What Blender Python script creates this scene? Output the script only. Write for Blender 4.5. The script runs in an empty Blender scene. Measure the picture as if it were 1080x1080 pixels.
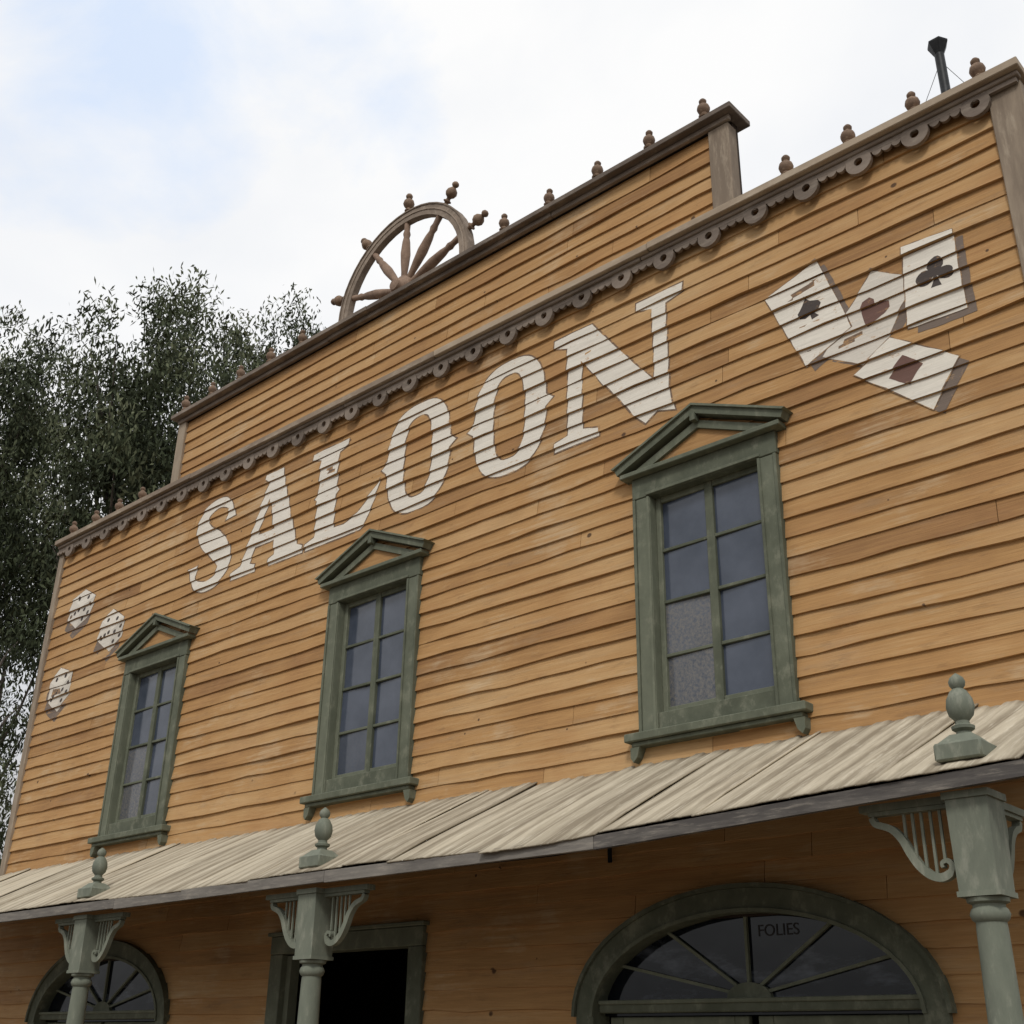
import bpy, bmesh, math, random
import numpy as np
from mathutils import Vector, Matrix, noise
random.seed(7); rng=np.random.default_rng(7)
S=bpy.context.scene; COL=S.collection
S.view_settings.view_transform='Standard'; S.view_settings.look='None'; S.view_settings.exposure=0

# ------------------------------------------------------------ materials
def new_mat(name):
    m=bpy.data.materials.new(name); m.use_nodes=True
    nt=m.node_tree; nt.nodes.clear()
    out=nt.nodes.new('ShaderNodeOutputMaterial'); b=nt.nodes.new('ShaderNodeBsdfPrincipled')
    nt.links.new(b.outputs[0],out.inputs[0])
    return m,nt,b,out
def N(nt,t,**k):
    n=nt.nodes.new(t)
    for a,v in k.items(): setattr(n,a,v)
    return n
def coords(nt,scale=(1,1,1),kind='Object',loc=(0,0,0)):
    tc=N(nt,'ShaderNodeTexCoord'); mp=N(nt,'ShaderNodeMapping')
    mp.inputs['Scale'].default_value=scale; mp.inputs['Location'].default_value=loc
    nt.links.new(tc.outputs[kind],mp.inputs[0]); return mp.outputs[0]
def noise_n(nt,vec,scale=1,detail=4,rough=.55,dist=0):
    n=N(nt,'ShaderNodeTexNoise'); n.inputs['Scale'].default_value=scale; n.inputs['Detail'].default_value=detail
    n.inputs['Roughness'].default_value=rough; n.inputs['Distortion'].default_value=dist
    nt.links.new(vec,n.inputs['Vector']); return n.outputs['Fac']
def mrange(nt,v,a,b,c=0,d=1):
    n=N(nt,'ShaderNodeMapRange'); nt.links.new(v,n.inputs[0])
    for i,x in enumerate((a,b,c,d)): n.inputs[1+i].default_value=x
    return n.outputs[0]
def math_n(nt,op,a,b):
    n=N(nt,'ShaderNodeMath',operation=op)
    for i,x in enumerate((a,b)):
        if isinstance(x,(int,float)): n.inputs[i].default_value=x
        else: nt.links.new(x,n.inputs[i])
    return n.outputs[0]
def mix(nt,f,a,b):
    n=N(nt,'ShaderNodeMix',data_type='RGBA')
    for s,x in ((n.inputs[0],f),(n.inputs[6],a),(n.inputs[7],b)):
        if isinstance(x,(int,float)): s.default_value=x
        elif isinstance(x,tuple): s.default_value=(*x,1)
        else: nt.links.new(x,s)
    return n.outputs[2]
def bump(nt,b,h,strength=.3,dist=.01):
    n=N(nt,'ShaderNodeBump'); n.inputs['Strength'].default_value=strength; n.inputs['Distance'].default_value=dist
    nt.links.new(h,n.inputs['Height']); nt.links.new(n.outputs[0],b.inputs['Normal'])
def tone(nt):
    a=N(nt,'ShaderNodeAttribute',attribute_name='tone'); return a.outputs['Fac']

def plank_color(nt,dark=(.250,.126,.050),mid=(.455,.255,.100),light=(.585,.385,.190)):
    grain=noise_n(nt,coords(nt,(1.6,1,38)),1,5,.65,.2)
    fine=noise_n(nt,coords(nt,(5,1,130)),1,3,.6)
    blotch=noise_n(nt,coords(nt,(1,1,1)),.9,4,.6,.3)
    drip=noise_n(nt,coords(nt,(1.3,1,2.2)),1,5,.65)
    t=tone(nt)
    v=math_n(nt,'ADD',math_n(nt,'MULTIPLY',t,.42),math_n(nt,'MULTIPLY',grain,.70))
    v=math_n(nt,'ADD',v,math_n(nt,'MULTIPLY',blotch,.65))
    v=math_n(nt,'SUBTRACT',v,.38)
    c1=mix(nt,mrange(nt,v,.08,.5),dark,mid)
    c2=mix(nt,mrange(nt,v,.5,.92),c1,light)
    c2=mix(nt,mrange(nt,drip,.52,.70,0,.35),c2,(.38,.19,.08))
    # sun bleached and greyed fibres following the grain
    w=mrange(nt,math_n(nt,'MULTIPLY',grain,mrange(nt,drip,.62,.35)),.33,.58,0,.45)
    c3=mix(nt,w,c2,(.58,.455,.30))
    gr=mrange(nt,noise_n(nt,coords(nt,(1.1,1,7),loc=(7,2,9)),1,6,.7),.54,.72,0,.40)
    c3=mix(nt,gr,c3,(.36,.27,.175))
    # dark stains and scuffs
    st=mrange(nt,noise_n(nt,coords(nt,(3.2,1,14),loc=(4,0,2)),1,6,.7),.57,.77,0,.6)
    c4=mix(nt,st,c3,(.15,.085,.044))
    # knots and nail heads
    vo=N(nt,'ShaderNodeTexVoronoi'); vo.inputs['Scale'].default_value=1.9; nt.links.new(coords(nt,(1,.2,1.15)),vo.inputs['Vector'])
    kn=mrange(nt,vo.outputs['Distance'],.030,.048,.9,0)
    c5=mix(nt,kn,c4,(.045,.022,.012))
    vn=N(nt,'ShaderNodeTexVoronoi'); vn.inputs['Scale'].default_value=4.2; nt.links.new(coords(nt,(1,.2,1.0),loc=(3,0,5)),vn.inputs['Vector'])
    c5=mix(nt,mrange(nt,vn.outputs['Distance'],.034,.052,.88,0),c5,(.045,.025,.017))
    c6=mix(nt,mrange(nt,fine,.3,.7,.0,.24),c5,(.19,.108,.050))
    return c6,math_n(nt,'ADD',grain,math_n(nt,'MULTIPLY',fine,.6)),grain,fine
def mat_wall():
    m,nt,b,o=new_mat('weathered_orange_clapboard'); c,h,_,_=plank_color(nt)
    nt.links.new(c,b.inputs['Base Color']); b.inputs['Roughness'].default_value=.8; b.inputs['Specular IOR Level'].default_value=.3
    bump(nt,b,h,.5,.006); return m
def mat_paint(name,col,wear=.5,rough=.75,lo=.05):
    m,nt,b,o=new_mat(name); c,h,g,f=plank_color(nt)
    n1=noise_n(nt,coords(nt,(2.6,1,38),loc=(2,5,3)),1,6,.78)
    n2=noise_n(nt,coords(nt,(11,1,11),loc=(5,2,8)),1,5,.72)
    mask=math_n(nt,'ADD',math_n(nt,'MULTIPLY',n1,.5),math_n(nt,'MULTIPLY',n2,.5))
    fac=mrange(nt,mask,wear,wear+.06,.97,lo)
    tint=mix(nt,mrange(nt,n1,.35,.65),tuple(x*.80 for x in col),col)
    nt.links.new(mix(nt,fac,c,tint),b.inputs['Base Color']); b.inputs['Roughness'].default_value=rough
    bump(nt,b,h,.35,.005); return m
def mat_trimwood(name,dark,light,scale=(3,3,3),rough=.8,pale=None,pf=.4,metal=0,bs=.4,wide=1.0):
    m,nt,b,o=new_mat(name)
    n1=noise_n(nt,coords(nt,scale),1,6,.65,.3); n2=noise_n(nt,coords(nt,tuple(s*4 for s in scale),loc=(3,1,7)),1,5,.7)
    v=math_n(nt,'ADD',math_n(nt,'MULTIPLY',n1,.65),math_n(nt,'MULTIPLY',n2,.35))
    v=math_n(nt,'ADD',v,math_n(nt,'MULTIPLY',math_n(nt,'SUBTRACT',tone(nt),.5),.25))
    c=mix(nt,mrange(nt,v,.5-.16*wide,.5+.14*wide),dark,light)
    if pale: c=mix(nt,mrange(nt,n2,.54,.70,0,pf),c,pale)
    nt.links.new(c,b.inputs['Base Color']); b.inputs['Roughness'].default_value=rough; b.inputs['Metallic'].default_value=metal
    b.inputs['Specular IOR Level'].default_value=.35
    bump(nt,b,v,bs,.008); return m
def mat_glass(name,c1,c2,rough=.12,lo=.3,hi=.7,sc=(2.5,2,2.5)):
    m,nt,b,o=new_mat(name)
    n=noise_n(nt,coords(nt,sc),1,5,.6); t=tone(nt)
    c=mix(nt,mrange(nt,n,lo,hi),c1,c2)
    gauze=noise_n(nt,coords(nt,(45,45,45)),1,4,.8)
    c=mix(nt,math_n(nt,'MULTIPLY',t,mrange(nt,gauze,.36,.64,.05,1)),c,(.17,.158,.14))
    nt.links.new(c,b.inputs['Base Color']); b.inputs['Roughness'].default_value=rough
    b.inputs['IOR'].default_value=1.5
    bump(nt,b,noise_n(nt,coords(nt,(3,3,3)),1,2,.5),.15,.02); return m

M={}
M['wall']=mat_wall()
M['white']=mat_paint('worn_white_sign_paint',(.77,.72,.63),.565,.75,.12)
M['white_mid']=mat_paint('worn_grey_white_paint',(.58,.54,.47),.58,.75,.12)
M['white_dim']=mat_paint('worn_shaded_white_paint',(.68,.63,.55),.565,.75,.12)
M['outline']=mat_paint('dark_outline_paint',(.16,.10,.062),.50)
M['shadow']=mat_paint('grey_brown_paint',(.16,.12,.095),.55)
M['emblem']=mat_paint('near_black_paint',(.040,.031,.029),.56,.75,.12)
M['redbrown']=mat_paint('red_brown_paint',(.13,.060,.046),.55,.75,.12)
M['green']=mat_trimwood('weathered_green_paint',(.076,.085,.058),(.158,.170,.122),(3,3,2),.8,(.235,.235,.175),.50,0,.5,1.25)
M['postgreen']=mat_trimwood('dusty_sage_paint',(.120,.135,.105),(.205,.220,.170),(4,4,1.5),.8,(.31,.31,.25),.55)
M['grey']=mat_trimwood('bleached_brown_trim',(.21,.16,.12),(.40,.32,.235),(1.2,3,3),.85,(.50,.43,.34),.45)
M['greyv']=mat_trimwood('bleached_brown_board',(.20,.155,.115),(.36,.29,.215),(6,3,1),.85,(.46,.39,.30),.45)
M['darktrim']=mat_trimwood('dark_weathered_trim',(.115,.090,.072),(.26,.21,.17),(1.5,3,5),.85,(.36,.31,.25),.4)
M['rimwood']=mat_trimwood('grey_brown_rim_wood',(.15,.115,.088),(.32,.255,.20),(4,4,4),.85,(.42,.36,.29),.4)
M['finial']=mat_trimwood('turned_brown_wood',(.12,.075,.05),(.29,.195,.13),(9,9,9),.75,(.40,.31,.22),.3)
M['spoke']=mat_trimwood('red_brown_spoke_wood',(.15,.095,.065),(.33,.225,.16),(8,8,8),.75)
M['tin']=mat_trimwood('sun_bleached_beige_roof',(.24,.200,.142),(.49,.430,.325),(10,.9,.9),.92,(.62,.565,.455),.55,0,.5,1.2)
M['fascia']=mat_trimwood('dark_grey_eave_board',(.080,.072,.067),(.22,.20,.175),(1.5,4,12),.85,(.34,.30,.25),.5)
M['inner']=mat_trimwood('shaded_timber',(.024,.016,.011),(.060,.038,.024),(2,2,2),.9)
M['glass']=mat_glass('sky_reflection_window_glass',(.036,.047,.070),(.080,.094,.128))  # dim blue-grey sky reflection is put into the base colour
M['fanglass']=mat_glass('dark_fanlight_glass',(.005,.007,.011),(.085,.098,.120),.06,.54,.66,(1.6,2,5))  # pale patches are reflections painted into the dark glass colour
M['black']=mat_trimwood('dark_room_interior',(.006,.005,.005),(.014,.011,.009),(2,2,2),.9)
M['iron']=mat_trimwood('black_sooty_iron',(.012,.013,.014),(.035,.036,.038),(8,8,8),.5,None,0,.6)
M['bark']=mat_trimwood('pale_grey_bark',(.05,.042,.034),(.16,.135,.11),(3,3,.8),.9)
M['red']=mat_trimwood('faint_dark_letters',(.020,.017,.018),(.034,.029,.029),(6,6,6),.6)  # letters only slightly different in tone from the pane behind
M['ground']=mat_trimwood('dry_sandy_earth',(.12,.095,.07),(.20,.16,.115),(.4,.4,.4),.95)

def mat_leaf():
    m,nt,b,o=new_mat('eucalyptus_foliage'); t=tone(nt)
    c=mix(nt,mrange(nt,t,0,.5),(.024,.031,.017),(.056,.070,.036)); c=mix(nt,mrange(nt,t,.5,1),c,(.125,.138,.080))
    nt.links.new(c,b.inputs['Base Color']); b.inputs['Roughness'].default_value=.75; b.inputs['Specular IOR Level'].default_value=.15
    return m
M['leaf']=mat_leaf()

# ------------------------------------------------------------ mesh builder
class MB:
    def __init__(s): s.v=[];s.f=[];s.m=[];s.t=[];s.mats=[];s.sm=[]
    def mi(s,k):
        if k not in s.mats: s.mats.append(k)
        return s.mats.index(k)
    def add(s,vs,fs,mat,t=0.0,smooth=False):
        o=len(s.v); s.v+=[tuple(p) for p in vs]; s.t+=([t]*len(vs) if not isinstance(t,list) else t)
        k=s.mi(mat)
        for f in fs: s.f.append([i+o for i in f]); s.m.append(k); s.sm.append(smooth)
    def box(s,x0,x1,y0,y1,z0,z1,mat,t=None,bev=0.0):
        if t is None: t=random.random()
        vs=[(x,y,z) for x in (x0,x1) for y in (y0,y1) for z in (z0,z1)]
        fs=[(0,1,3,2),(4,6,7,5),(0,4,5,1),(2,3,7,6),(0,2,6,4),(1,5,7,3)]
        if bev>0:
            bm=bmesh.new(); bv=[bm.verts.new(p) for p in vs]
            for f in fs: bm.faces.new([bv[i] for i in f])
            bmesh.ops.bevel(bm,geom=bm.edges[:],offset=bev,segments=1,affect='EDGES')
            bm.verts.index_update()
            vs=[v.co[:] for v in bm.verts]; fs=[[v.index for v in f.verts] for f in bm.faces]; bm.free()
        s.add(vs,fs,mat,t)
    def prism(s,poly,y0,y1,mat,t=0.0):
        n=len(poly)
        vs=[(p[0],y0,p[1]) for p in poly]+[(p[0],y1,p[1]) for p in poly]
        fs=[list(range(n))[::-1],list(range(n,2*n))]+[(i,(i+1)%n,n+(i+1)%n,n+i) for i in range(n)]
        s.add(vs,fs,mat,t)
    def band(s,outer,inner,y0,y1,mat,t=0.0,closed=True):
        n=len(outer); vs=[(p[0],y0,p[1]) for p in outer]+[(p[0],y0,p[1]) for p in inner]+[(p[0],y1,p[1]) for p in outer]+[(p[0],y1,p[1]) for p in inner]
        fs=[]
        for i in range(n if closed else n-1):
            j=(i+1)%n
            fs+=[(i,j,n+j,n+i),(2*n+i,3*n+i,3*n+j,2*n+j),(i,2*n+i,2*n+j,j),(n+i,n+j,3*n+j,3*n+i)]
        if not closed: fs+=[(0,n,3*n,2*n),(n-1,3*n-1,4*n-1,2*n-1)]
        s.add(vs,fs,mat,t)
    def lathe(s,prof,loc,mat,seg=16,axis=None,t=0.4):
        vs=[];fs=[]
        rot=Vector((0,0,1)).rotation_difference(Vector(axis)).to_matrix() if axis else Matrix.Identity(3)
        for r,z in prof:
            for k in range(seg):
                a=2*math.pi*k/seg; vs.append(rot@Vector((r*math.cos(a),r*math.sin(a),z))+Vector(loc))
        for i in range(len(prof)-1):
            for k in range(seg):
                l=(k+1)%seg; fs.append((i*seg+k,i*seg+l,(i+1)*seg+l,(i+1)*seg+k))
        fs.append(list(range(seg))[::-1]); fs.append([(len(prof)-1)*seg+k for k in range(seg)])
        s.add(vs,fs,mat,t,True)
    def tube(s,pts,rad,mat,seg=8,t=0.3):
        pts=[Vector(p) for p in pts]; vs=[];fs=[]
        for i,p in enumerate(pts):
            d=(pts[min(i+1,len(pts)-1)]-pts[max(i-1,0)]).normalized()
            a=d.orthogonal().normalized() if i==0 else (pa-d*pa.dot(d)).normalized()
            pa=a; b=d.cross(a)
            r=rad[i] if isinstance(rad,(list,tuple)) else rad
            for k in range(seg):
                q=2*math.pi*k/seg; vs.append(p+a*math.cos(q)*r+b*math.sin(q)*r)
        for i in range(len(pts)-1):
            for k in range(seg):
                l=(k+1)%seg; fs.append((i*seg+k,i*seg+l,(i+1)*seg+l,(i+1)*seg+k))
        fs.append(list(range(seg))[::-1]); fs.append([(len(pts)-1)*seg+k for k in range(seg)])
        s.add(vs,fs,mat,t,True)
    def obj(s,name,parent=None,loc=(0,0,0),fixn=True):
        me=bpy.data.meshes.new(name); me.from_pydata(s.v,[],s.f)
        for k in s.mats: me.materials.append(M[k])
        me.polygons.foreach_set('material_index',s.m); me.polygons.foreach_set('use_smooth',s.sm)
        a=me.attributes.new('tone','FLOAT','POINT'); a.data.foreach_set('value',s.t)
        if fixn:
            bm=bmesh.new(); bm.from_mesh(me); bmesh.ops.recalc_face_normals(bm,faces=bm.faces[:]); bm.to_mesh(me); bm.free()
        me.update()
        if any(s.sm):
            try: me.set_sharp_from_angle(angle=math.radians(40))
            except Exception: pass
        return mk(name,me,parent,loc)
def mk(name,data,parent=None,loc=(0,0,0)):
    o=bpy.data.objects.new(name,data); COL.objects.link(o); o.location=loc
    if parent: o.parent=parent
    return o
def copy_tree(o,parent,loc):
    c=o.copy(); COL.objects.link(c); c.parent=parent; c.location=loc
    for ch in list(o.children):
        k=ch.copy(); COL.objects.link(k); k.parent=c
    return c

# ------------------------------------------------------------ saloon building
saloon=mk('saloon_building',None)
saloon['label']='two-storey orange clapboard saloon with stepped false front and painted sign'
saloon['category']='building'
XL,XR=-12.72,-1.42; UL,UR=-10.48,-3.40
ZL,ZU=7.12,8.03
WC=[-3.79,-7.02,-10.26]; AC=[-3.72,-10.42]; DC=-7.07
H=.125; Z0=.10; G=.3
NR=int((ZU-Z0)/H)+1; NX=int((XR-XL)/G)+3
rowj=[random.uniform(-.004,.004) for _ in range(NR+2)]
wy=rng.normal(0,.0028,(NR+2,NX+2)); wz=rng.normal(0,.0045,(NR+2,NX+2))
def lerpg(a,r,x):
    q=(x-XL)/G; i=int(max(0,min(NX-1,math.floor(q)))); f=min(1,max(0,q-i)); return a[r][i]*(1-f)+a[r][i+1]*f
def P(r,x,t,off=0):
    y=-(.008+(1-t)*.0170)+rowj[r]+lerpg(wy,r,x)*(1-t)-off
    return (x,y,Z0+(r+t)*H+(1-t)*lerpg(wz,r,x))
def openings(z0,z1):
    o=[]; zc=(z0+z1)/2
    for c in WC:
        if z1>3.62 and z0<5.22: o.append((c-.46,c+.46))
    if z0<2.46: o.append((DC-.74,DC+.74))
    for c in AC:
        if zc<1.93: o.append((c-1.09,c+1.09))
        elif zc<2.51:
            h=1.09*math.sqrt(max(0,1-((zc-1.93)/.585)**2))
            if h>.05: o.append((c-h,c+h))
    return o
wb=MB()
for r in range(NR):
    z0=Z0+r*H
    lo,hi=(XL,XR) if z0<ZL-.02 else (UL,UR)
    if z0+H*.5>ZU: break
    ops=sorted(openings(z0,z0+H)); segs=[];cur=lo
    for a,b in ops: segs.append((cur,a)); cur=b
    segs.append((cur,hi))
    for a,b in segs:
        x=a
        while x<b-.01:
            L=random.uniform(1.3,4.2); e=min(b,x+L)
            if b-e<.5: e=b
            tn=min(1,max(0,random.gauss(.5,.30)))
            if random.random()<.04: tn=-.2
            xs=[x+.002]+[XL+G*k for k in range(NX+1) if x+.02<XL+G*k<e-.02]+[e-.002]
            jy=random.uniform(0,.0015)
            vs=[];fs=[]
            for q in xs:
                p0=P(r,q,0,jy);p1=P(r,q,1.14,jy)
                vs+=[(q,.02,p0[2]),p0,p1]
            for i in range(len(xs)-1):
                k=3*i; fs+=[(k,k+3,k+4,k+1),(k+1,k+4,k+5,k+2)]
            n=3*(len(xs)-1); fs+=[(0,1,2),(n,n+2,n+1)]
            wb.add(vs,fs,'wall',tn); x=e
wall=wb.obj('clapboard_wall',saloon,fixn=False)

# structure behind the boards
bb=MB()
def backing(x0,x1,z0,z1): bb.box(x0,x1,.022,.10,z0,z1,'inner')
cuts=[(AC[1]-1.05,AC[1]+1.05,0,2.44),(DC-.72,DC+.72,0,2.44),(AC[0]-1.05,AC[0]+1.05,0,2.44)]
cur=XL
for a,b,_,_ in cuts: backing(cur,a,0,2.44); cur=b
backing(cur,XR,0,2.44); backing(XL,XR,2.441,3.6)
cur=XL
for c in WC[::-1]: backing(cur,c-.43,3.601,5.2); cur=c+.43
backing(cur,XR,3.601,5.2); backing(XL,XR,5.201,ZL-.03); backing(UL,UR,ZL-.029,ZU)
bb.obj('wall_frame',saloon)
sd=MB()
for xs,sg in ((XL,-1),(XR,1)):
    for r in range(int(6.5/H)):
        z=Z0+r*H
        a=xs+sg*.03; b_=xs+sg*.008
        sd.add([(a,.10,z),(a,9,z),(b_,9,z+H*1.1),(b_,.10,z+H*1.1)],[(0,1,2,3)],'wall',random.random())
        sd.add([(a,.10,z),(a,9,z),(xs,9,z),(xs,.10,z)],[(0,1,2,3)],'wall',.3)
sd.box(XL+.01,XR-.01,8.9,9.0,0,6.6,'inner'); sd.box(XL,XL+.007,.101,9,0,6.6,'inner'); sd.box(XR-.007,XR,.101,9,0,6.6,'inner')
sd.obj('side_wall',saloon,fixn=False)
rf=MB(); rf.box(XL-.05,XR+.05,.101,9.1,6.4,6.48,'fascia'); rf.obj('flat_roof',saloon)
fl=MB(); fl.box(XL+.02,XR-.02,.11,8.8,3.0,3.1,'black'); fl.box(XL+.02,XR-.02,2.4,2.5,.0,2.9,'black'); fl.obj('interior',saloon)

# cornices, corner boards
def long_boards(mb,x0,x1,y0,y1,z0,z1,mat,L=3.2):
    x=x0
    while x<x1-.01:
        e=min(x1,x+random.uniform(L*.7,L*1.2))
        if x1-e<.5:e=x1
        dz=random.uniform(-.004,.004)
        mb.box(x+.002,e-.002,y0+random.uniform(-.005,.005),y1,z0+dz,z1+dz,mat,None,.005); x=e
t=MB()
long_boards(t,XL-.03,XR+.05,-.145,.14,7.120,7.180,'grey')
long_boards(t,XL-.01,XR+.03,-.105,-.04,7.085,7.115,'darktrim')
t.obj('lower_cornice',saloon)
t=MB(); long_boards(t,UL-.07,UR+.08,-.13,.16,8.035,8.085,'darktrim'); long_boards(t,UL-.02,UR+.03,-.07,-.03,7.985,8.030,'darktrim'); t.obj('upper_cornice',saloon)
t=MB()
t.box(-1.60,-1.40,-.052,.11,2.5,7.083,'greyv',None,.006); t.obj('corner_board',saloon)
t=MB(); t.box(-12.76,-12.66,-.05,.11,0,7.083,'greyv',None,.006); t.obj('corner_board',saloon)
t=MB(); t.box(-3.57,-3.395,-.045,.07,7.185,7.983,'greyv',None,.006); t.obj('corner_board',saloon)
t=MB(); t.box(-10.50,-10.36,-.045,.07,7.185,7.983,'greyv',None,.006); t.obj('corner_board',saloon)

# scalloped ring trim
def circ(cx,cz,r,n=20,a0=0,a1=2*math.pi,rz=None):
    rz=rz or r
    return [(cx+r*math.cos(a0+(a1-a0)*i/n),cz+rz*math.sin(a0+(a1-a0)*i/n)) for i in range(n if abs(a1-a0-2*math.pi)<1e-6 else n+1)]
t=MB(); x=-1.665
t.box(XL-.01,XR+.01,-.085,-.06,7.052,7.0845,'darktrim')
while x>XL+.08:
    cz=7.025+random.uniform(-.006,.006); tt=random.random(); xx=x+random.uniform(-.006,.006)
    t.band(circ(xx,cz,.090),circ(xx,cz,.030),-.088,-.058,'darktrim',tt)
    xm=x-.193
    for dx,rr in ((-.066,.034),(0,.036),(.066,.034)):
        t.prism(circ(xm+dx,7.053,rr,8,math.pi,2*math.pi,.040),-.084,-.061,'darktrim',tt)
    x-=.386
t.obj('scalloped_trim',saloon)

# parapet finials
fprof=[(.036,0),(.042,.012),(.028,.022),(.024,.036),(.040,.054),(.048,.080),(.042,.104),(.024,.120),(.018,.130),(.027,.142),(.028,.156),(.018,.170),(.004,.178)]
f=MB(); f.lathe(fprof,(0,0,0),'finial',14); fin0=None
xs_l=[-1.61,-2.055,-2.51,-2.97]+[-10.98,-11.46,-11.96,-12.46]
xs_u=[-3.58,-4.09,-4.60,-5.11,-5.61]+[-8.33,-8.84,-9.35,-9.86,-10.36]
for x,z in [(x,7.180) for x in xs_l]+[(x,8.087) for x in xs_u]:
    if fin0 is None: fin0=f.obj('finial',saloon,(x,-.09,z)); o=fin0
    else:
        o=fin0.copy(); COL.objects.link(o); o.location=(x+.02,-.09,z)
    o.rotation_euler=(random.uniform(-.07,.07),random.uniform(-.07,.07),random.uniform(0,3)); s=random.uniform(.94,1.08); o.scale=(s,s,s)
    o['group']='turned finials along the parapet'

# ---- windows
def build_window():
    w=MB()   # sash
    for x0,x1 in ((-.42,-.382),(.382,.42),(-.030,.030)): w.box(x0,x1,.020,.060,3.68,5.18,'green',None,.004)
    for cx in (-.206,.206):
        for i in range(5):
            z=3.68+i*(1.5-.04)/4; hh=.04 if i in (0,4) else .022
            w.box(cx-.1755,cx+.1755,.025,.055,z,z+hh,'green',None,.003)
    win=w.obj('window',saloon)
    g=MB()
    for cx in (-.206,.206):
        for i in range(4):
            z=3.70+i*.365
            tl=random.uniform(-.009,.009); t2=random.uniform(-.006,.006)
            g.add([(cx-.177,.042+tl,z),(cx+.177,.042-tl,z),(cx+.177,.042-tl+t2,z+.365),(cx-.177,.042+tl+t2,z+.365)],[(0,1,2,3)],'glass',0.0)
    g.obj('glass',win)
    fr=MB()
    for sx in (-1,1):
        a,b=sorted((sx*.42,sx*.535)); fr.box(a,b,-.050,.10,3.56,5.178,'green',None,.005)
        a,b=sorted((sx*.5352,sx*.558)); fr.box(a,b,-.060,.02,3.56,5.178,'green',None,.004)
        a,b=sorted((sx*.422,sx*.442)); fr.box(a,b,-.060,-.0505,3.565,5.176,'green',None,.003)
    fr.box(-.562,.562,-.054,.10,5.18,5.335,'green',None,.005)
    fr.box(-.442,.442,-.064,-.0545,5.185,5.207,'green',None,.003)
    fr.box(-.419,.419,-.035,.10,3.5585,3.678,'green',None,.005)
    fr.obj('frame',win)
    s=MB(); s.box(-.640,.635,-.110,.10,3.505,3.558,'green',None,.006); s.box(-.60,.60,-.085,.0,3.475,3.504,'green',None,.005)
    for sx in (-1,1): s.prism([(sx*.54,3.474),(sx*.61,3.474),(sx*.61,3.41),(sx*.59,3.38),(sx*.56,3.41)],-.080,-.005,'green',.4)
    s.obj('sill',win)
    p=MB(); p.box(-.625,.625,-.110,.02,5.337,5.372,'green',None,.005)
    th=math.atan2(.265,.64)
    for sx in (-1,1):
        A=Vector((sx*.645,5.374)); B=Vector((0,5.374+.645*math.tan(th))); nrm=Vector((sx*math.sin(th),math.cos(th)))
        q=[A,B,B+Vector((0,.050/math.cos(th))),A+nrm*.050]
        p.prism([(v.x,v.y) for v in q],-.112,.02,'green',.4)
        q=[A+nrm*.051,B+Vector((0,.051/math.cos(th))),B+Vector((0,.066/math.cos(th))),A+nrm*.066+Vector((sx*.015,-.006))]
        p.prism([(v.x,v.y) for v in q],-.130,.02,'green',.8)
        # inner moulding against the infill
        A2=Vector((sx*.56,5.374)); B2=Vector((0,5.374+.56*math.tan(th)))
        q=[A2,Vector((sx*.42,5.374)),Vector((0,5.374+.42*math.tan(th))),B2]
        p.prism([(v.x,v.y) for v in q],-.070,-.0455,'green',.55)
    p.prism([(-.58,5.373),(.58,5.373),(0,5.605)],-.045,.0,'wall',.35)
    p.box(-.020,.020,-.122,-.072,5.585,5.640,'green',.2)
    p.obj('pediment',win)
    return win
w0=build_window(); w0.location=(WC[0],0,0)
wins=[w0]+[copy_tree(w0,saloon,(c,0,0)) for c in WC[1:]]
def curtain(win,which):
    for ch in win.children:
        if ch.name.startswith('glass'):
            me=ch.data.copy(); ch.data=me; a=me.attributes['tone']
            for q,v in which.items():
                for j in range(4): a.data[q*4+j].value=v
curtain(wins[0],{0:.95,1:.9}); curtain(wins[1],{0:.15}); curtain(wins[2],{0:.95,1:.8,4:.2})

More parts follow.
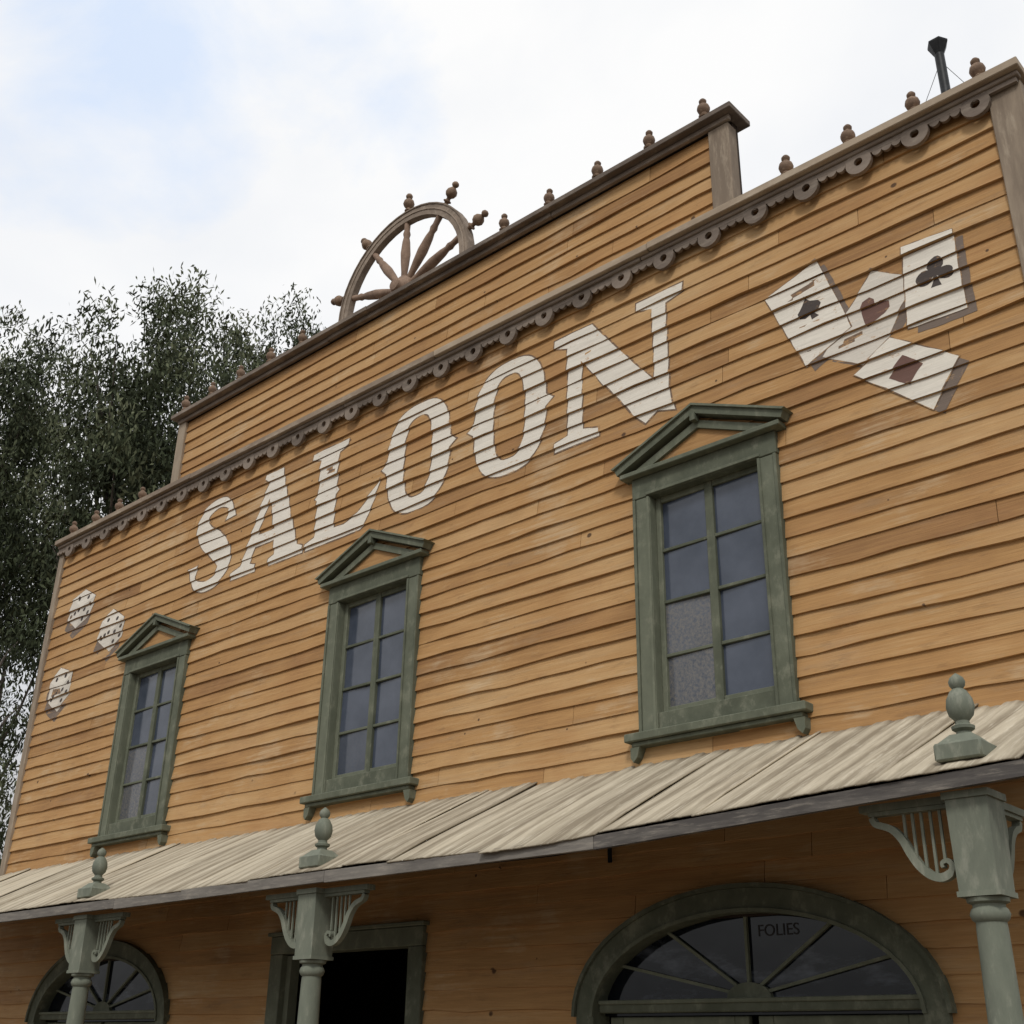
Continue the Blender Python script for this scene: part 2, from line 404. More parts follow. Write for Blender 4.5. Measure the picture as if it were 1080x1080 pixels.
# ---- arched doors with fanlight
def build_arch():
    zc=1.93
    d=MB()
    for sx in (-1,1):
        a,b=sorted((sx*.03,sx*.98))
        d.box(a,a+.09,.06,.10,.02,1.93,'green',None,.004); d.box(b-.09,b,.06,.10,.02,1.93,'green',None,.004)
        for z0,z1 in ((.02,.22),(.80,.90),(1.87,1.93)): d.box(a+.091,b-.091,.062,.098,z0,z1,'green',None,.004)
        d.box(a+.091,b-.091,.072,.088,.221,.799,'green'); d.box(a+.091,b-.091,.078,.082,.901,1.869,'fanglass',0)
    door=d.obj('arched_door',saloon)
    f=MB()
    n=28
    outer=[(-1.15,0)]+circ(0,zc,1.15,n,math.pi,0,.655)+[(1.15,0)]
    inner=[(-1.02,0)]+circ(0,zc,1.02,n,math.pi,0,.525)+[(1.02,0)]
    f.band(outer,inner,-.055,.10,'green',.1,False)
    f.band(circ(0,zc,1.175,n,math.pi,0,.68),circ(0,zc,1.152,n,math.pi,0,.657),-.075,.0,'green',0,False)
    f.band(circ(0,zc,1.042,n,math.pi,0,.547),circ(0,zc,1.021,n,math.pi,0,.526),-.067,-.0555,'green',.5,False)
    f.box(-1.006,1.006,-.02,.10,1.95,2.018,'green',None,.006)
    f.box(-1.000,1.000,-.035,-.0205,1.995,2.018,'green',None,.004)
    f.obj('frame',door)
    g=MB(); g.prism(circ(0,1.935,1.015,n,math.pi,0,.515),.055,.059,'fanglass',0.0); g.obj('fanlight_glass',door)
    u=MB(); zb=2.019
    for deg in (27,58,90,122,153):
        a=math.radians(deg); p0=Vector((.13*math.cos(a),.07*math.sin(a))); p1=Vector((.995*math.cos(a),.43*math.sin(a)))
        dd=(p1-p0).normalized(); nn=Vector((-dd.y,dd.x))*.0085
        u.prism([(q.x,q.y+zb) for q in (p0-nn,p1-nn,p1+nn,p0+nn)],.030,.052,'green',1.0)
    u.prism(circ(0,zb,.14,12,math.pi,0,.08),.025,.053,'green',.5)
    u.obj('fanlight_bars',door)
    return door
a0=build_arch(); a0.location=(AC[0],0,0); a1=copy_tree(a0,saloon,(AC[1],0,0))
tc=bpy.data.curves.new('txt','FONT'); tc.body='FOLIES'; tc.size=.088; tc.align_x='CENTER'; tc.extrude=.001
to=bpy.data.objects.new('txt',tc); COL.objects.link(to); dg=bpy.context.evaluated_depsgraph_get(); dg.update()
tm=bpy.data.meshes.new_from_object(to.evaluated_get(dg)); bpy.data.objects.remove(to); tm.materials.clear(); tm.materials.append(M['red'])
o=mk('fanlight_lettering',tm,a0,(.195,.053,2.335)); o.rotation_euler=(math.pi/2,0,0)
# ---- middle doorway
d=MB()
for sx in (-1,1):
    a,b=sorted((sx*.70,sx*.845)); d.box(a,b,-.055,.10,0,2.39,'green',None,.006)
d.box(-.845,.845,-.060,.10,2.392,2.52,'green',None,.006); d.box(-.87,.87,-.08,.02,2.522,2.55,'green',None,.005)
d.box(-.699,-.645,.0,.08,0,2.38,'green'); d.box(.645,.699,.0,.08,0,2.38,'green')
d.obj('doorway_frame',saloon,(DC,0,0))
d=MB()
for sx in (-1,1):
    a,b=sorted((sx*.02,sx*.62))
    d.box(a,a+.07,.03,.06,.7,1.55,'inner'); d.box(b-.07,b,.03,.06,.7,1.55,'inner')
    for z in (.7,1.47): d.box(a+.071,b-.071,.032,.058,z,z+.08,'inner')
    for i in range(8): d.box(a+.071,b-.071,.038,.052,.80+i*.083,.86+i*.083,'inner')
d.obj('swing_door',saloon,(DC,0,0))

# ------------------------------------------------------------ painted sign work laid on the boards
def offset_loop(l,d):
    n=len(l); out=[]
    for i in range(n):
        p=Vector(l[i]);a=p-Vector(l[i-1]);b=Vector(l[(i+1)%n])-p
        if a.length<1e-6 or b.length<1e-6: out.append(tuple(p)); continue
        a.normalize();b.normalize(); na=Vector((a.y,-a.x));nb=Vector((b.y,-b.x)); m=na+nb
        if m.length<1e-4: m=na
        m.normalize(); k=min(1.8,1/max(.3,m.dot(na))); q=p+m*d*k; out.append((q.x,q.y))
    return out
def rough_loop(l,amp=.005,step=.05):
    out=[]
    for i in range(len(l)):
        a=Vector(l[i-1]);b=Vector(l[i]); n=max(1,int((b-a).length/step))
        for k in range(1,n+1):
            p=a.lerp(b,k/n); q=noise.noise_vector(Vector((p.x*11,p.y*11,1)))*amp
            out.append((p.x+q.x,p.y+q.y))
    return out
def area(l): return sum(l[i-1][0]*l[i][1]-l[i][0]*l[i-1][1] for i in range(len(l)))/2
def lay(mb,loops,depth,mat):
    cu=bpy.data.curves.new('tmp','CURVE'); cu.dimensions='2D'; cu.fill_mode='BOTH'
    for l in loops:
        sp=cu.splines.new('POLY'); sp.points.add(len(l)-1)
        for i,p in enumerate(l): sp.points[i].co=(p[0],p[1],0,1)
        sp.use_cyclic_u=True
    ob=bpy.data.objects.new('tmp',cu); COL.objects.link(ob)
    dg=bpy.context.evaluated_depsgraph_get(); dg.update(); me=bpy.data.meshes.new_from_object(ob.evaluated_get(dg))
    bm=bmesh.new(); bm.from_mesh(me); bmesh.ops.remove_doubles(bm,verts=bm.verts[:],dist=1e-5)
    xs=[v.co.x for v in bm.verts]; zs=[v.co.y for v in bm.verts]
    def cut(co,no): bmesh.ops.bisect_plane(bm,geom=bm.verts[:]+bm.edges[:]+bm.faces[:],plane_co=co,plane_no=no,dist=1e-6)
    for r in range(NR+1):
        z=Z0+r*H
        if min(zs)<z<max(zs): cut((0,z,0),(0,1,0))
    for i in range(NX+1):
        x=XL+G*i
        if min(xs)<x<max(xs): cut((x,0,0),(1,0,0))
    for f in bm.faces:
        c=f.calc_center_median(); r=int((c.y-Z0)/H)
        vs=[]
        for v in f.verts:
            tt=(v.co.y-(Z0+r*H))/H; vs.append(P(r,v.co.x,tt,depth))
        nrm=(Vector(vs[1])-Vector(vs[0])).cross(Vector(vs[2])-Vector(vs[0]))
        if nrm.y>0: vs=vs[::-1]
        mb.add(vs,[list(range(len(vs)))],mat,.5)
    bm.free(); bpy.data.objects.remove(ob); bpy.data.curves.remove(cu); bpy.data.meshes.remove(me)

def catmull(pts,n=8):
    out=[]
    for i in range(len(pts)-1):
        p0=pts[max(0,i-1)];p1=pts[i];p2=pts[i+1];p3=pts[min(len(pts)-1,i+2)]
        for k in range(n):
            t=k/n; out.append(tuple(.5*((2*b)+(-a+c)*t+(2*a-5*b+4*c-d)*t*t+(-a+3*b-3*c+d)*t**3) for a,b,c,d in zip(p0,p1,p2,p3)))
    out.append(tuple(pts[-1])); return out
def letter_S():
    c=catmull([(.62,.72,.16),(.60,.84,.07),(.50,.925,.10),(.36,.95,.11),(.20,.89,.15),(.14,.75,.20),(.22,.62,.24),(.38,.50,.27),(.53,.36,.26),(.58,.22,.21),(.50,.09,.14),(.34,.045,.11),(.18,.08,.10),(.08,.17,.07),(.06,.31,.16)],5)
    L=[];R_=[]
    for i,(x,y,w) in enumerate(c):
        a=c[max(0,i-1)];b=c[min(len(c)-1,i+1)]; d=Vector((b[0]-a[0],b[1]-a[1])).normalized(); n=Vector((-d.y,d.x))*w/2
        L.append((x+n.x,y+n.y)); R_.append((x-n.x,y-n.y))
    return [L+R_[::-1]],.70
def letter_O():
    out=[]
    for i in range(48):
        a=2*math.pi*i/48; ca,sa=math.cos(a),math.sin(a)
        x=.43+.385*math.copysign(abs(ca)**.72,ca); z=.5+.52*math.copysign(abs(sa)**.82,sa); out.append((x,z))
    out2=[]
    for i,p in enumerate(out):
        if i==0: out2+=[(.815,.44),(.885,.50),(.815,.56)]
        elif i==24: out2+=[(.045,.56),(-.025,.50),(.045,.44)]
        elif i in (1,47,23,25): continue
        else: out2.append(p)
    inn=[]
    for i in range(36):
        a=-2*math.pi*i/36; inn.append((.43+.172*math.copysign(abs(math.cos(a))**.68,math.cos(a)),.5+.39*math.copysign(abs(math.sin(a))**.8,math.sin(a))))
    return [out2,inn],.86
LA=[[(0,0),(.38,0),(.38,.07),(.29,.10),(.34,.26),(.63,.26),(.67,.10),(.59,.07),(.59,0),(1.09,0),(1.09,.07),(1.00,.11),(.84,.52),(.67,1.02),(.40,1.02),(.40,.97),(.47,.93),(.31,.52),(.14,.11),(0,.07)],[(.375,.38),(.46,.60),(.505,.73),(.555,.60),(.62,.38)]]
LL=[[(0,0),(.74,0),(.80,.03),(.94,.32),(.97,.42),(.84,.30),(.70,.18),(.52,.12),(.38,.13),(.38,.46),(.42,.5),(.38,.54),(.385,.9),(.50,.94),(.50,1.0),(0,1.0),(0,.94),(.12,.9),(.12,.54),(.08,.5),(.12,.46),(.12,.1),(0,.06)]]
LN=[[(0,0),(.42,0),(.42,.07),(.27,.11),(.27,.70),(.62,.23),(.74,.05),(.84,-.05),(.94,.02),(1.09,-.03),(1.05,.14),(1.05,.45),(1.05,.89),(1.20,.93),(1.20,1),(.79,1),(.79,.93),(.93,.89),(.93,.27),(.66,.61),(.37,1),(.0,1),(.0,.93),(.13,.88),(.13,.1),(0,.07)]]
word=[(letter_S(),-9.90),((LA,1.09),-9.16),((LL,.95),-8.03),(letter_O(),-7.02),(letter_O(),-5.98),((LN,1.18),-5.08)]
for (loops,w),x0 in word:
    ls=[]
    for i,l in enumerate(loops):
        l=[(x0+p[0],5.815+p[1]*.98) for p in l]
        ar=area(l)
        if (i==0 and ar<0) or (i>0 and ar>0): l=l[::-1]
        ls.append(l)
    mb=MB(); lay(mb,[offset_loop(l,.013) for l in ls],.0022,'outline'); lay(mb,[rough_loop(l) for l in ls],.0036,'white'); mb.obj('painted_letter',saloon,fixn=False)

def ccw(l): return l if area(l)>0 else l[::-1]
def tr(l,cx,cz,rot,s): 
    c,n=math.cos(rot),math.sin(rot); return ccw([(cx+s*(x*c-z*n),cz+s*(x*n+z*c)) for x,z in l])
spade=[(0,.5),(.15,.3),(.38,.08),(.42,-.12),(.28,-.25),(.08,-.18),(.14,-.42),(-.14,-.42),(-.08,-.18),(-.28,-.25),(-.42,-.12),(-.38,.08),(-.15,.3)]
club=[]
for cx,cz,a0_,a1_ in ((.0,.24,-40,220),(-.25,-.07,80,330)):
    club+=[(cx+.2*math.cos(math.radians(a0_+(a1_-a0_)*i/10)),cz+.2*math.sin(math.radians(a0_+(a1_-a0_)*i/10))) for i in range(11)]
club+=[(-.05,-.15),(-.13,-.42),(.13,-.42),(.05,-.15)]
club+=[(.25+.2*math.cos(math.radians(-150+250*i/10)),-.07+.2*math.sin(math.radians(-150+250*i/10))) for i in range(11)]
heart=[(0,-.45),(.38,-.02),(.42,.2),(.28,.36),(.1,.33),(0,.18),(-.1,.33),(-.28,.36),(-.42,.2),(-.38,-.02)]
diamond=[(0,.5),(.5,0),(0,-.5),(-.5,0)]
cards=[([(-2.48,6.23),(-2.22,6.05),(-2.53,5.53),(-2.86,5.74)],heart,(-2.50,5.93),-.55,.24,'redbrown'),
 ([(-3.23,6.34),(-2.84,6.48),(-2.65,5.88),(-2.98,5.72)],spade,(-2.92,6.13),.34,.20,'emblem'),
 ([(-2.27,6.29),(-1.95,6.26),(-1.94,5.70),(-2.30,5.71)],club,(-2.09,6.02),-.05,.25,'emblem'),
 ([(-2.67,5.53),(-2.42,5.70),(-2.03,5.41),(-2.22,5.13)],diamond,(-2.35,5.44),.1,.22,'redbrown')]
for i,(q,em,c,rot,s,mt) in enumerate(cards):
    q=ccw(q); mb=MB(); d=i*.0016
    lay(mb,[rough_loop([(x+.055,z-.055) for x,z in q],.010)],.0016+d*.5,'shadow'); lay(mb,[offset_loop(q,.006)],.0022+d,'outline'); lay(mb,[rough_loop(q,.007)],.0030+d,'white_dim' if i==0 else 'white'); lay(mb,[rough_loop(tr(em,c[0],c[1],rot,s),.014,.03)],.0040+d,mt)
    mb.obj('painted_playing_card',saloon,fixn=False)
dice=[[(-12.32,6.12),(-12.28,6.36),(-12.03,6.43),(-11.77,6.30),(-11.81,6.10),(-12.10,5.98)],[(-11.56,5.72),(-11.52,5.93),(-11.32,6.03),(-11.05,5.88),(-11.05,5.66),(-11.27,5.54)],[(-12.42,5.18),(-12.46,5.42),(-12.28,5.56),(-12.00,5.46),(-11.97,5.22),(-12.18,5.04)]]
for lb_,lt_,tp_,rt_,rb_,bt_ in dice:
    hx=[lb_,lt_,tp_,rt_,rb_,bt_]; q=ccw(hx); mb=MB()
    cc=(lt_[0]+rt_[0]-tp_[0], lt_[1]+rt_[1]-tp_[1])
    cc=((cc[0]+sum(p[0] for p in hx)/6)/2,(cc[1]+sum(p[1] for p in hx)/6)/2)
    lay(mb,[rough_loop([(x-.03,z-.11) for x,z in q],.008)],.0016,'shadow'); lay(mb,[offset_loop(q,.007)],.0022,'outline')
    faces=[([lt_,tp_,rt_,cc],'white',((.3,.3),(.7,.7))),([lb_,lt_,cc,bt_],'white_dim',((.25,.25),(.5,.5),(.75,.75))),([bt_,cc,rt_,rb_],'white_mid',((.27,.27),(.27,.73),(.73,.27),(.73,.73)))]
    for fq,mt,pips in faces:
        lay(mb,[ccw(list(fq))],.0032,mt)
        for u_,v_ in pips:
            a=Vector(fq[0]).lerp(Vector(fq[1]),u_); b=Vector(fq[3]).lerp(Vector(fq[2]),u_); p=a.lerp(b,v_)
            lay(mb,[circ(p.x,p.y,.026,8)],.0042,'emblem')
    mb.obj('painted_die',saloon,fixn=False)

# ------------------------------------------------------------ porch
def eave_z(x): return 2.71+(max(0,x+4.0)/2.4*.085)+.006*math.sin(x*1.9)
YE=-1.30; PXR=-1.62; PXL=-13.1
rfm=MB(); x=PXR; pitch=.15
def rib(u):
    u=u%1.0; d=abs(u-.5)*2
    return .0090*max(0,1-(d/.65)**4)**.8 + .0012*math.cos(2*math.pi*u*3)
while x>PXL:
    wd=pitch*random.choice((3,4,4,5,6)); tn=random.random(); ey=YE-random.uniform(-.012,.012); lift=random.uniform(0,.018); n=int(wd/pitch*14)
    vs=[];fs=[];ts=[]; K=10; skew=random.uniform(-.03,.03); ribt=[random.random() for _ in range(12)]; ribh=[random.uniform(.35,1.25) for _ in range(12)]
    for i in range(n+1):
        xx=x-wd*1.03*i/n; k_=int(abs(xx-x)/pitch)%12; cz=rib(xx/pitch+.28*math.sin(xx*5.3)+.10*math.sin(xx*13))*ribh[k_]; rt=ribt[k_]
        for k in range(K+1):
            s=k/K; yy=ey+(0-ey)*s+skew*(1-s)*i/n; zz=eave_z(xx)+(3.375-eave_z(xx))*((yy-YE)/(0-YE)); 
            am=.3+.7*min(1,s*5)
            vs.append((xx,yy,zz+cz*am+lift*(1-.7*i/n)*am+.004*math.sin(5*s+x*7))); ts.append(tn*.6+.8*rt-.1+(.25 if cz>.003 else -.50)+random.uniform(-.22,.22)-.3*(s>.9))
    for i in range(n):
        for k in range(K): a=i*(K+1)+k; fs.append((a,a+1,a+K+2,a+K+1))
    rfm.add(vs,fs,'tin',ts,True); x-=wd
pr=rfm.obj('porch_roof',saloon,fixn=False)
sm=pr.modifiers.new('thick','SOLIDIFY'); sm.thickness=.008; sm.offset=-1
fm=MB(); x=PXR+.01
while x>PXL:
    e=x-random.uniform(1.8,2.6)
    za,zb=eave_z(x),eave_z(e); j=random.uniform(-.008,.008)
    vs=[(x,YE+.0,za-.072),(e,YE+.0,zb-.072+j),(e,YE,zb-.009),(x,YE,za-.009),(x,YE+.03,za-.072),(e,YE+.03,zb-.072+j),(e,YE+.03,zb-.009),(x,YE+.03,za-.009)]
    fm.add(vs,[(0,1,2,3),(4,7,6,5),(0,4,5,1),(3,2,6,7),(0,3,7,4),(1,5,6,2)],'fascia',random.random()); x=e-.004
fm.obj('eave_board',pr)
rm=MB()
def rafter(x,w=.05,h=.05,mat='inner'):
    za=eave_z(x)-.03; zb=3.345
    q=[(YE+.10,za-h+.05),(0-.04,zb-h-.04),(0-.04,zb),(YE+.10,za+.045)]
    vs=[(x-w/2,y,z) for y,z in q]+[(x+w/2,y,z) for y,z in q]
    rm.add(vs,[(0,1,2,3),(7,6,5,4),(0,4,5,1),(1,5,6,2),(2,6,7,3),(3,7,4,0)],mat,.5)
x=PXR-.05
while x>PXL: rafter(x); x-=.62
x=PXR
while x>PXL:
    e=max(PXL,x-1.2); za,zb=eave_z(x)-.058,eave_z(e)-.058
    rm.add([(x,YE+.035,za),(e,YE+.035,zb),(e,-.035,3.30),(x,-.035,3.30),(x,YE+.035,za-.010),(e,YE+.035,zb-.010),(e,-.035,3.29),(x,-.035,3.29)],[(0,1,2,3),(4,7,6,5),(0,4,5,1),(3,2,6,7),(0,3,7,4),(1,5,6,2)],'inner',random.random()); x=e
rm.obj('rafters',pr)

def bracket_mesh(dirx,diry,ztop):
    b=MB()
    ax=Vector((dirx,diry,0)); nx=Vector((-diry,dirx,0))
    def slab(u0,u1,z0,z1,h,mat='postgreen',t=.5):
        vs=[ax*u+nx*o+Vector((0,0,z)) for u in (u0,u1) for o in (-h,h) for z in (z0,z1)]
        b.add(vs,[(0,1,3,2),(4,6,7,5),(0,4,5,1),(2,3,7,6),(0,2,6,4),(1,5,7,3)],mat,t)
    slab(.09,.49,ztop-.030,ztop,.032)
    slab(.09,.455,ztop-.048,ztop-.031,.022)
    ctl=[(.445,-.052),(.43,-.080),(.395,-.092),(.355,-.112),(.318,-.155),(.290,-.212),(.255,-.268),(.212,-.306),(.168,-.318),(.132,-.304),(.119,-.275),(.136,-.254),(.160,-.262),(.158,-.280)]
    path=catmull(ctl,4); path=[(u,ztop+z) for u,z in path]
    hw=.018; o=[];inn=[]; NP=len(path)
    for i,p in enumerate(path):
        a=Vector(path[max(0,i-1)]);c=Vector(path[min(NP-1,i+1)]); d=(c-a).normalized(); n=Vector((-d.y,d.x))
        s=i/(NP-1); w=.012+.005*math.sin(s*math.pi) if s<.7 else .014*(1-s)/.3*.5+.006
        o.append(Vector(p)+n*w); inn.append(Vector(p)-n*w)
    n=NP; vs=[ax*q.x+nx*s+Vector((0,0,q.y)) for s in (-hw,hw) for L in (o,inn) for q in L]
    fs=[]
    for i in range(n-1):
        fs+=[(i,i+1,n+i+1,n+i),(2*n+i,3*n+i,3*n+i+1,2*n+i+1),(i,2*n+i,2*n+i+1,i+1),(n+i,n+i+1,3*n+i+1,3*n+i)]
    fs+=[(0,n,3*n,2*n),(n-1,3*n-1,4*n-1,2*n-1)]
    b.add(vs,fs,'postgreen',.8)
    for u,zz in ((.150,-.245),(.190,-.305),(.230,-.285),(.268,-.245),(.305,-.170)):
        slab(u-.0055,u+.0055,ztop+zz,ztop-.0485,.0055,'postgreen',.9)
    return b
def build_post(x,dz,brs):
    y=-1.15; zt=2.625+dz; zb=2.24+dz
    p=MB()
    def frust(z0,z1,h0,h1,t=.4):
        vs=[(sx*h,sy*h,z) for z,h in ((z0,h0),(z1,h1)) for sx,sy in ((-1,-1),(1,-1),(1,1),(-1,1))]
        p.add(vs,[(3,2,1,0),(4,5,6,7)]+[(i,(i+1)%4,4+(i+1)%4,4+i) for i in range(4)],'postgreen',t)
    frust(zb,zt-.03,.080,.086); frust(zt-.029,zt,.096,.096,.6); frust(zb-.022,zb-.001,.087,.087,.5)
    p.lathe([(.060,.62),(.078,.63),(.078,.66),(.060,.68),(.072,.80),(.071,1.4),(.060,zb-.14),(.058,zb-.115),(.070,zb-.105),(.077,zb-.085),(.070,zb-.066),(.062,zb-.058),(.062,zb-.048),(.080,zb-.040),(.083,zb-.024)],(0,0,0),'postgreen',20)
    frust(.0,.60,.10,.10); frust(.601,.62,.11,.10)
    o=p.obj('porch_post',saloon,(x,y,0))
    for dx,dy in brs: bracket_mesh(dx,dy,zt).obj('bracket',o)
    f=MB(); zr=2.79+dz
    f.box(-.10,.10,-.10,.10,zr-.04,zr+.035,'postgreen',.5,.008)
    vs=[(sx*h,sy*h,z) for z,h in ((zr+.036,.085),(zr+.075,.045)) for sx,sy in ((-1,-1),(1,-1),(1,1),(-1,1))]
    f.add(vs,[(3,2,1,0),(4,5,6,7)]+[(i,(i+1)%4,4+(i+1)%4,4+i) for i in range(4)],'postgreen',.5)
    f.lathe([(.034,.07),(.030,.09),(.046,.10),(.048,.112),(.030,.122),(.028,.135),(.050,.160),(.058,.195),(.053,.230),(.036,.262),(.022,.274),(.032,.288),(.035,.305),(.028,.322),(.012,.336),(.004,.342)],(0,0,zr),'postgreen',20,None,.2)
    f.obj('finial',o)
    return o
build_post(-8.72,0,[(-1,0),(1,0)]); build_post(-6.03,0,[(-1,0),(1,0)]); build_post(-1.88,.085,[(-1,0),(0,1)])
dk=MB(); x=-13.0
while x<-1.2: dk.box(x,x+.145,-1.6,.0,.02,.10,'greyv'); x+=.15
dk.obj('boardwalk',saloon)
t=MB(); t.tube([(-4.60,-.045,3.02),(-4.60,-.05,2.94),(-4.60,-.05,2.80)],.014,'iron',8); t.tube([(-4.60,-.045,3.02),(-4.45,-.04,3.10),(-4.0,-.04,3.08),(-3.0,-.04,3.12),(-1.8,-.04,3.09)],.006,'iron',6); t.obj('wall_cable',saloon)

# ------------------------------------------------------------ wheel on the parapet
wheel=mk('wagon_wheel',None,None,(-7.22,.24,8.42)); wheel['label']='spoked brown wooden wheel with knob handles standing on the parapet'; wheel['category']='wheel'
t=MB(); t.band(circ(0,0,.90,48),circ(0,0,.79,48),-.035,.035,'rimwood',.5); t.band(circ(0,0,.915,48),circ(0,0,.901,48),-.045,.045,'rimwood',.2); t.band(circ(0,0,.86,48),circ(0,0,.845,48),-.043,-.0355,'rimwood',.9)
t.obj('rim',wheel)
t=MB(); t.lathe([(.03,-.13),(.06,-.125),(.075,-.09),(.10,-.07),(.13,-.05),(.14,0),(.13,.05),(.10,.07),(.07,.10),(.03,.11)],(0,0,0),'spoke',20,(0,1,0)); t.obj('hub',wheel)
for k in range(10):
    a=math.radians(18+36*k); ax=(math.cos(a),0,math.sin(a))
    t=MB(); t.lathe([(.030,.12),(.032,.2),(.042,.30),(.050,.42),(.040,.56),(.029,.62),(.038,.66),(.029,.70),(.032,.791)],(0,0,0),'spoke',12,ax); t.obj('spoke',wheel)
    t=MB(); t.lathe([(.020,.914),(.022,.935),(.040,.945),(.040,.955),(.022,.965),(.020,.985),(.045,1.005),(.058,1.035),(.050,1.068),(.028,1.09),(.018,1.10),(.032,1.115),(.036,1.132),(.026,1.152),(.005,1.162)],(0,0,0),'finial',14,ax); t.obj('handle',wheel)

# ------------------------------------------------------------ stove pipe
sp=mk('stove_pipe',None,None,(-2.31,1.5,6.48)); sp['label']='thin black iron stove pipe with flared cap behind the parapet'; sp['category']='chimney pipe'
t=MB(); t.lathe([(.10,0),(.10,.02),(.042,.04),(.038,1.4),(.043,1.41),(.043,1.44),(.038,1.45),(.038,2.62)],(0,0,0),'iron',18); t.obj('pipe',sp)
t=MB(); t.lathe([(.040,2.62),(.082,2.72),(.084,2.725),(.084,2.74),(.030,2.75)],(0,0,0),'iron',6); t.obj('cap',sp)
t=MB()
for e in ((1.6,.5,.0),(-1.1,-.6,.25)):
    p0=Vector((0,0,2.55)); p1=Vector(e)
    t.tube([p0.lerp(p1,i/10)+Vector((0,0,-.25*math.sin(math.pi*i/10))) for i in range(11)],.0025,'iron',5)
t.obj('guy_wire',sp)

# ------------------------------------------------------------ trees
def leaf_cloud(name,parent,clumps,nl,L=.15,W=.044):
    cs=[];tn=[]
    for (cx,cy,cz,r,tt) in clumps:
        n=int(nl*(r/.6)**2*random.uniform(.7,1.2))
        p=rng.normal(0,1,(n,3)); p/=np.maximum(np.linalg.norm(p,axis=1,keepdims=True),.01); p*=rng.random((n,1))**.5
        p=p*np.array([r*.95,r*.95,r*1.35])+np.array([cx,cy,cz]); cs.append(p)
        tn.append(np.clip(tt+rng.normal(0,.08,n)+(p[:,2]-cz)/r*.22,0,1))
    C=np.concatenate(cs);T=np.concatenate(tn);n=len(C)
    d=rng.normal(0,.50,(n,3)); d[:,2]-=.85; d/=np.linalg.norm(d,axis=1,keepdims=True)
    w=np.cross(d,rng.normal(0,1,(n,3))); w/=np.linalg.norm(w,axis=1,keepdims=True)
    l=(L*rng.uniform(.6,1.3,n))[:,None]; ww=(W*rng.uniform(.7,1.2,n))[:,None]
    V=np.empty((n,4,3)); V[:,0]=C-d*l/2; V[:,1]=C+w*ww/2-d*l*.1; V[:,2]=C+d*l/2; V[:,3]=C-w*ww/2-d*l*.1
    me=bpy.data.meshes.new(name); me.vertices.add(4*n); me.vertices.foreach_set('co',V.reshape(-1))
    me.loops.add(4*n); me.loops.foreach_set('vertex_index',np.arange(4*n,dtype=np.int32))
    me.polygons.add(n); me.polygons.foreach_set('loop_start',np.arange(0,4*n,4,dtype=np.int32))
    try: me.polygons.foreach_set('loop_total',np.full(n,4,dtype=np.int32))
    except Exception: pass
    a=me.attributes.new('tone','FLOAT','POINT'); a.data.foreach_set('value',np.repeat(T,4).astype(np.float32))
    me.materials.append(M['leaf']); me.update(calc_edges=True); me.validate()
    o=mk(name,me,parent); return o
def tree(base,blobs,label,nclump=1.0,nl=150,gap=-.20):
    tr_=mk('eucalyptus_tree',None,None,base); tr_['label']=label; tr_['category']='tree'; tr_['group']='tall trees behind the building'
    B=Vector(base); tk=MB(); clumps=[]
    top=max(b[2]+b[5]*.3 for b in blobs)
    path=[]
    for i in range(9):
        s=i/8; path.append(Vector((.35*math.sin(s*4+B.x)-.35*math.sin(B.x),.3*math.sin(s*3+B.y),top*s)))
    tk.tube(path,[.26-.23*(i/8) for i in range(9)],'bark',10)
    for bx,by,bz,rx,ry,rz in blobs:
        c=Vector((bx,by,bz))-Vector((B.x,B.y,0))
        for j in range(5):
            a=random.uniform(0,6.28); e=c+Vector((rx*.6*math.cos(a),ry*.6*math.sin(a),rz*random.uniform(-.3,.45)))
            s0=max(.15,min(.9,(e.z-random.uniform(1.5,3))/top)); k=s0*8; i0=int(k); st=path[i0].lerp(path[min(8,i0+1)],k-i0)
            mid=st.lerp(e,.5)+Vector((random.uniform(-.2,.2),0,-.25)); q=[st.lerp(mid,.5)+Vector((0,0,-.08)),mid,mid.lerp(e,.5)+Vector((0,0,.15)),e]
            tk.tube([st]+q,[.08*(1.1-s0)+.02,.050,.035,.022,.01],'bark',6)
        vol=rx*ry*rz
        for j in range(int(vol*11.0*nclump)+16):
            v=Vector((random.gauss(0,1),random.gauss(0,1),random.gauss(0,1))).normalized()*(random.random()**.42)
            p=c+Vector((v.x*rx,v.y*ry,v.z*rz))
            nv=noise.noise(p*.65+Vector((bx,3,1)))
            if nv<gap: continue
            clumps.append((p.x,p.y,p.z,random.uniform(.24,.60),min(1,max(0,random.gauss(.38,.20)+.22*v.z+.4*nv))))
    tk.obj('trunk',tr_)
    leaf_cloud('crown',tr_,clumps,nl)
    return tr_
tree((-22.6,3.2,0),[(-22.9,3.2,14.1,2.2,2.0,2.2),(-21.9,2.8,10.9,2.2,2.0,2.5),(-24.5,4,11.5,2.2,1.8,2.8)],'dark green eucalyptus with drooping crown beside the building',1.0,270,-.28)
tree((-20.3,2.3,0),[(-21.2,2.7,7.7,1.8,1.5,1.8),(-20.2,2.4,5.2,1.2,1.1,1.4)],'thin low eucalyptus with drooping leaves beside the building',.8,210,-.06)
tree((-18.2,3.6,0),[(-17.8,3.4,12.7,1.8,1.8,2.4),(-17.0,3.6,11.0,2.1,1.8,2.3),(-18.9,3.6,9.9,1.6,1.5,2.5),(-18.0,4.2,7.4,1.8,1.6,2.2)],'tall eucalyptus with rounded dense crown beside the building',1.0,275,-.32)
tree((-21.6,8.3,0),[(-21.2,8.2,16.9,1.8,1.5,1.7),(-21.9,8.2,14.8,2.3,1.7,2.2),(-23.8,8.6,13.8,1.7,1.6,2.4)],'smaller grey green eucalyptus top behind the saloon roof',1.0,240,-.30)
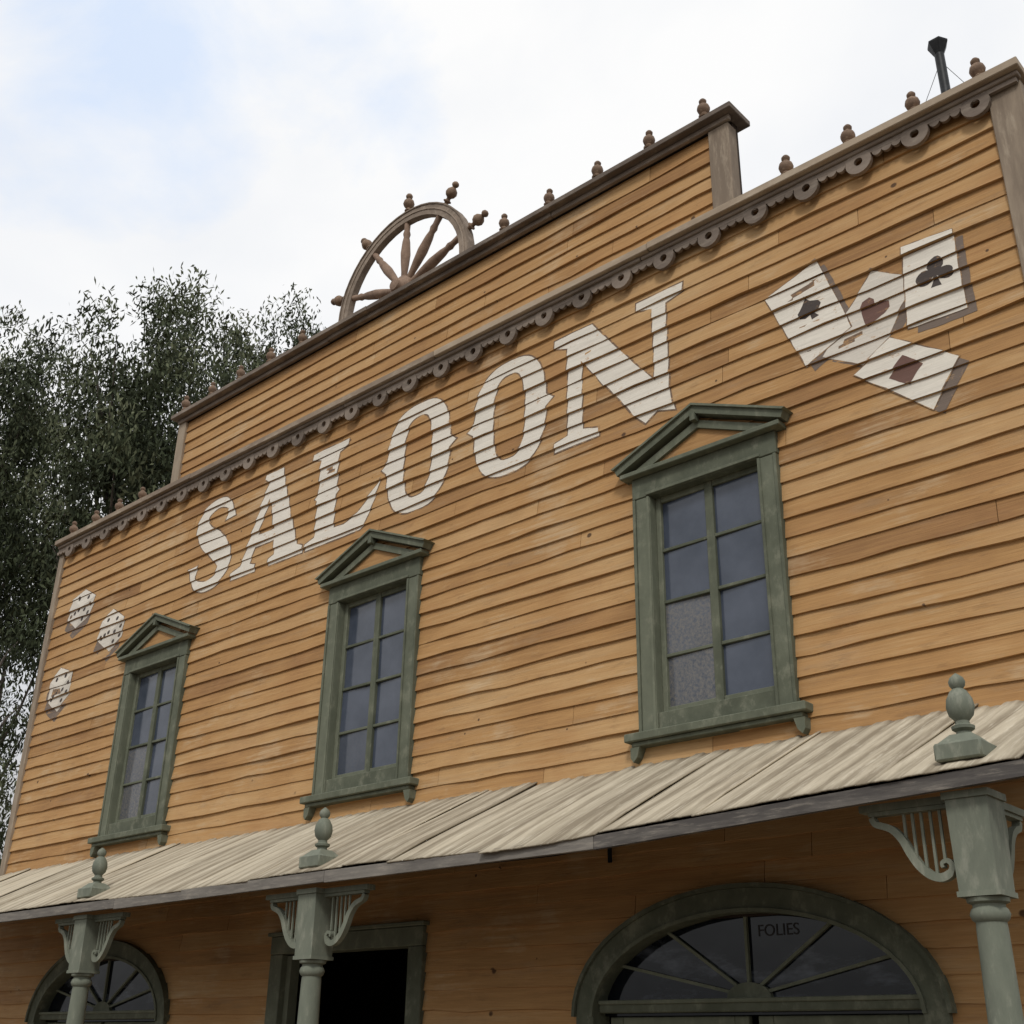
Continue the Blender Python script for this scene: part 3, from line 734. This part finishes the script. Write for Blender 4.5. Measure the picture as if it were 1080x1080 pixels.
tree((-27.5,5.5,0),[(-27,5.5,9.0,3.0,1.8,3.4),(-25.8,4.8,5.6,2.6,1.8,2.4)],'shady eucalyptus with low branches behind other trees',.5,120,-.1)

# ------------------------------------------------------------ ground
g=MB(); g.add([(-400,-400,0),(400,-400,0),(400,400,0),(-400,400,0)],[(0,1,2,3)],'ground'); go=g.obj('ground'); go['kind']='structure'

# ------------------------------------------------------------ light
sd_=Vector((.50,-.80,.95)).normalized()
el=math.asin(sd_.z); az=math.atan2(sd_.x,sd_.y)
sun=bpy.data.lights.new('sun','SUN'); sun.energy=1.5; sun.angle=math.radians(12); sun.color=(1,.96,.89)
so=mk('sun',sun,None,(5,-10,20)); so.rotation_euler=sd_.to_track_quat('Z','Y').to_euler()
W=bpy.data.worlds.new('World'); S.world=W; W.use_nodes=True; nt=W.node_tree; nt.nodes.clear()
out=N(nt,'ShaderNodeOutputWorld'); bg=N(nt,'ShaderNodeBackground'); bg.inputs[1].default_value=.1; nt.links.new(bg.outputs[0],out.inputs[0])
sky=N(nt,'ShaderNodeTexSky'); sky.sky_type='NISHITA'; sky.sun_disc=False; sky.sun_elevation=el; sky.sun_rotation=az; sky.dust_density=2
v=coords(nt,(1,1,1.5),'Generated',(.35,.1,.2))
n1=noise_n(nt,v,6.0,9,.56,.25); n2=noise_n(nt,coords(nt,(1,1,1.5),'Generated',(3,1,5)),3.0,7,.5,.2)
cl=mix(nt,mrange(nt,n2,.36,.58),(8.75,8.95,9.3),(9.85,9.85,9.85))
hz=mix(nt,.06,sky.outputs[0],(6.6,8.1,10.6))
hz=mix(nt,.94,sky.outputs[0],(6.4,7.9,10.4))
tcn=N(nt,'ShaderNodeTexCoord')
# small openings of pale blue in the cloud cover
pm=None
for d,r0 in (((-.677,.284,.679),.984),((-.581,.404,.707),.992),((-.674,.358,.646),.994),((.3,-.6,.74),.95),((.5,.6,.62),.95)):
    dn=N(nt,'ShaderNodeVectorMath',operation='DOT_PRODUCT'); nt.links.new(tcn.outputs['Generated'],dn.inputs[0]); dn.inputs[1].default_value=Vector(d).normalized()
    p=mrange(nt,dn.outputs['Value'],r0,1.0); pm=p if pm is None else math_n(nt,'MAXIMUM',pm,p)
bl=mrange(nt,math_n(nt,'ADD',pm,math_n(nt,'MULTIPLY',math_n(nt,'SUBTRACT',n1,.5),2.6)),.45,1.25,0,.70)
c=mix(nt,bl,cl,hz)
sx=N(nt,'ShaderNodeSeparateXYZ'); nt.links.new(tcn.outputs['Generated'],sx.inputs[0])
dim=mrange(nt,sx.outputs[2],.02,.34,.30,1)
cm=N(nt,'ShaderNodeVectorMath',operation='SCALE'); nt.links.new(c,cm.inputs[0]); nt.links.new(dim,cm.inputs['Scale'])
nt.links.new(cm.outputs[0],bg.inputs[0])

# ------------------------------------------------------------ camera
R=Vector((0.7412,0.6711,0.0168)).normalized(); U=Vector((0.2701,-0.3210,0.9077)); U=(U-R*U.dot(R)).normalized(); Bk=R.cross(U)
cam=bpy.data.cameras.new('camera'); cam.sensor_width=36; cam.lens=1247/1080*36; cam.clip_end=2000
co=mk('camera',cam); co.matrix_world=Matrix(((R.x,U.x,Bk.x,0),(R.y,U.y,Bk.y,-6),(R.z,U.z,Bk.z,1.7),(0,0,0,1)))
S.camera=co
